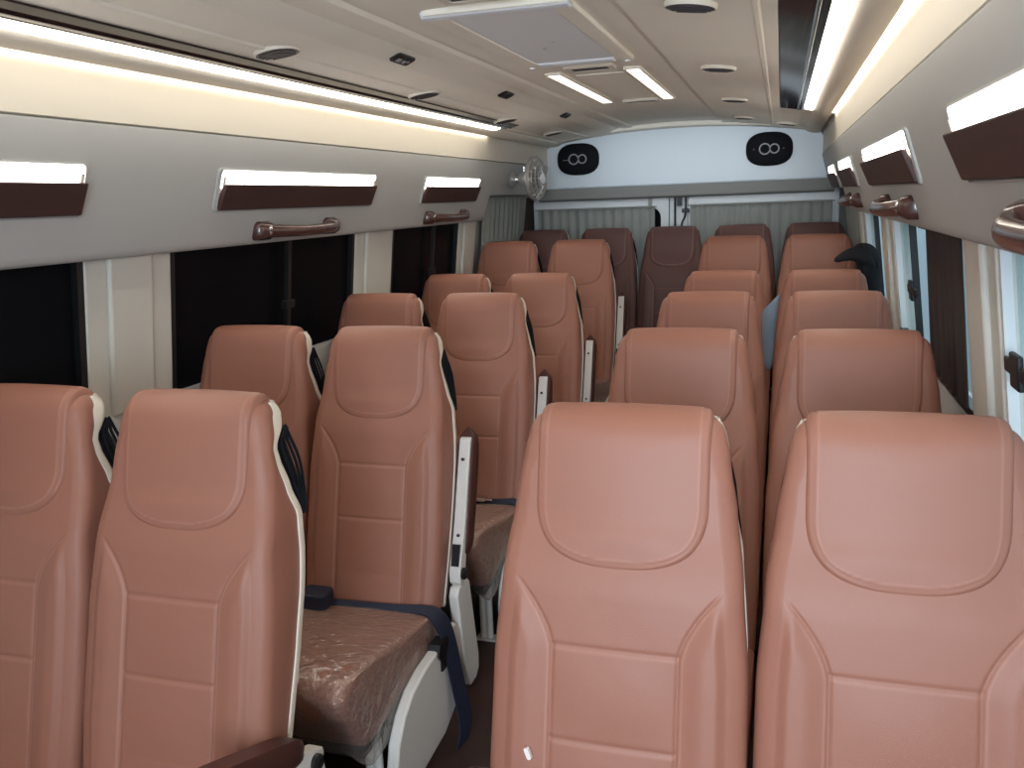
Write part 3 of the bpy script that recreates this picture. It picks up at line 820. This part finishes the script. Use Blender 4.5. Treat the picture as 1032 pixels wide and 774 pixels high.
for y, l in [(1.955, 'black slotted vent at the top photo edge, just ahead of the roof hatch'), (3.20, 'black slotted vent just behind the roof hatch'), (4.42, 'faint slotted vent behind the two ceiling light bars')]: slot_vent(y, l)
for x, l in ((-.158, 'left glowing light bar in the middle of the ceiling, behind the hatch'), (.137, 'right glowing light bar in the middle of the ceiling, behind the hatch')):
    root = empty('ceiling_light', (x, 3.83, 1.967)); tag(root, l, 'light', 'ceiling light bars')
    MB().frame(rrect(-.032, .032, -.56, .56, .01, 3), rrect(-.024, .024, -.54, .54, .006, 3), 2, -.008, .006).build('light_frame', M['ceiling'], root)
    MB().box(-.026, .026, -.542, .542, -.005, .003).build('light_diffuser', M['striplamp'], root)
# recessed panel between the bars
o = MB().box(-.10, .09, 3.40, 4.28, 1.966, 1.974).build('trim_63', M['ceiling'], None, .003); struct(o)

# ------------------------------------------------------------------ cloth items
def cloth_blob(name, rows, m, label, cat, group=None, sub=2):
    mb = MB(); mb.loft(rows); o = mb.build(name, m, None, angle=180); tag(o, label, cat, group)
    s = o.modifiers.new('s', 'SUBSURF'); s.levels = sub; s.render_levels = sub
    return o
def ell(cx, cy, cz, rx, ry, rz=0, tilt=0, n=10, ph=0):
    out = []
    for k in range(n):
        a = 2 * math.pi * k / n; w = 1 + .10 * S_(3 * a + ph)
        out.append((cx + rx * w * C_(a), cy + ry * w * S_(a), cz + tilt * rx * C_(a)))
    return out
# black jacket draped at the window, sleeve bulging towards the seat
jr = [ell(1.05, 4.03, .86, .03, .06, ph=.4), ell(1.052, 4.02, .95, .042, .075, ph=1), ell(1.045, 4.02, 1.04, .047, .08, ph=2), ell(1.04, 4.01, 1.13, .052, .085, ph=.6), ell(1.035, 4.0, 1.19, .06, .085, tilt=-.1, ph=1.5), ell(1.02, 4.0, 1.235, .062, .075, tilt=-.15, ph=.2), ell(1.015, 4.0, 1.266, .04, .05, tilt=-.1), ell(1.012, 4.0, 1.275, .012, .015)]
jk = empty('black_jacket', (1.045, 4.19, 1.09)); tag(jk, 'black cloth bundled at the window beside the fourth-row seat on the right', 'jacket')
mb = MB(); mb.loft([[(x - 1.03, y - 4.0, z - 1.1) for x, y, z in r] for r in jr]); o = mb.build('body', M['darkcloth'], jk, angle=180); s = o.modifiers.new('s', 'SUBSURF'); s.levels = s.render_levels = 2
rr = []
for x, zc_, hy, hz in [(.03, .10, .085, .06), (-.02, .12, .085, .05), (-.05, .128, .08, .038), (-.08, .128, .075, .028), (-.105, .121, .065, .020), (-.125, .112, .05, .013), (-.140, .104, .03, .006)]:
    rr.append([(x + .012 * S_(2 * math.pi * k / 12 * 2), -.01 + hy * C_(2 * math.pi * k / 12), zc_ + hz * S_(2 * math.pi * k / 12) - .015 * abs(C_(2 * math.pi * k / 12)) ** 2) for k in range(12)])
mb = MB(); mb.loft(rr); o = mb.build('sleeve', M['darkcloth'], jk, angle=180); s = o.modifiers.new('s', 'SUBSURF'); s.levels = s.render_levels = 2
# grey-blue cloth between two seats
bc = [[(.612, 3.80, .74), (.650, 3.79, .74), (.652, 3.83, .74), (.614, 3.84, .74)], [(.600, 3.80, .86), (.654, 3.79, .86), (.655, 3.83, .86), (.604, 3.84, .86)], [(.596, 3.80, .96), (.662, 3.785, .96), (.662, 3.84, .96), (.60, 3.845, .96)],
      [(.594, 3.80, 1.00), (.668, 3.79, 1.02), (.668, 3.84, 1.02), (.60, 3.84, 1.00)], [(.606, 3.81, 1.018), (.674, 3.80, 1.075), (.674, 3.83, 1.075), (.608, 3.83, 1.018)], [(.625, 3.815, 1.03), (.672, 3.81, 1.088), (.672, 3.82, 1.088), (.627, 3.82, 1.03)]]
cloth_blob('grey_cloth', bc, M['bluecloth'], 'grey-blue cloth hanging in the gap between two seats of the right block', 'cloth')

# bright wall standing outside the right windows
struct(MB().box(1.75, 1.8, -2, 16, -.5, 2.6).build('wall_outside', M['siding']))

# ------------------------------------------------------------------ lights
def area(name, loc, rot, sx, sy, e, color=(1, 1, 1)):
    l = bpy.data.lights.new(name, 'AREA'); l.shape = 'RECTANGLE'; l.size = sx; l.size_y = sy; l.energy = e; l.color = color
    o = bpy.data.objects.new(name, l); col.objects.link(o); o.location = loc; o.rotation_euler = rot
    return o
wl = area('windscreen_daylight', (.75, -1.3, 1.55), (R(84), 0, R(-4)), .9, .8, 33, (.74, .87, 1)); wl.data.spread = R(110)
rl = area('rear_panel_fill', (0, 5.45, 1.86), (R(62), 0, 0), 1.3, .06, 1.1, (.82, .92, 1)); rl.data.spread = R(115)  # added unseen fill that brightens the white rear panel
area('outside_daylight', (1.42, 6, 2.5), (0, R(-25), 0), .4, 14, 110, (.86, .96, 1))
w = bpy.data.worlds.new('world'); bpy.context.scene.world = w; w.use_nodes = True
w.node_tree.nodes['Background'].inputs[0].default_value = (.8, .88, 1, 1); w.node_tree.nodes['Background'].inputs[1].default_value = .6

# ------------------------------------------------------------------ camera
cam = bpy.data.cameras.new('camera'); co = bpy.data.objects.new('camera', cam); col.objects.link(co)
cam.sensor_width = 36; cam.lens = 867.678 / 1032 * 36; cam.clip_start = .02; cam.clip_end = 60
r_ = Vector((0.95553657, 0.29241751, -0.03797192)); u_ = Vector((-0.02550452, 0.21025083, 0.97731474)); f_ = Vector((-0.29376757, 0.93289152, -0.20836033))
mw = Matrix(((r_.x, u_.x, -f_.x, .668), (r_.y, u_.y, -f_.y, 0), (r_.z, u_.z, -f_.z, 1.51), (0, 0, 0, 1)))
co.matrix_world = mw
sc = bpy.context.scene; sc.camera = co
sc.view_settings.view_transform = 'Standard'; sc.view_settings.look = 'None'; sc.view_settings.gamma = 1; sc.view_settings.use_curve_mapping = False
sc.view_settings.exposure = 0.0
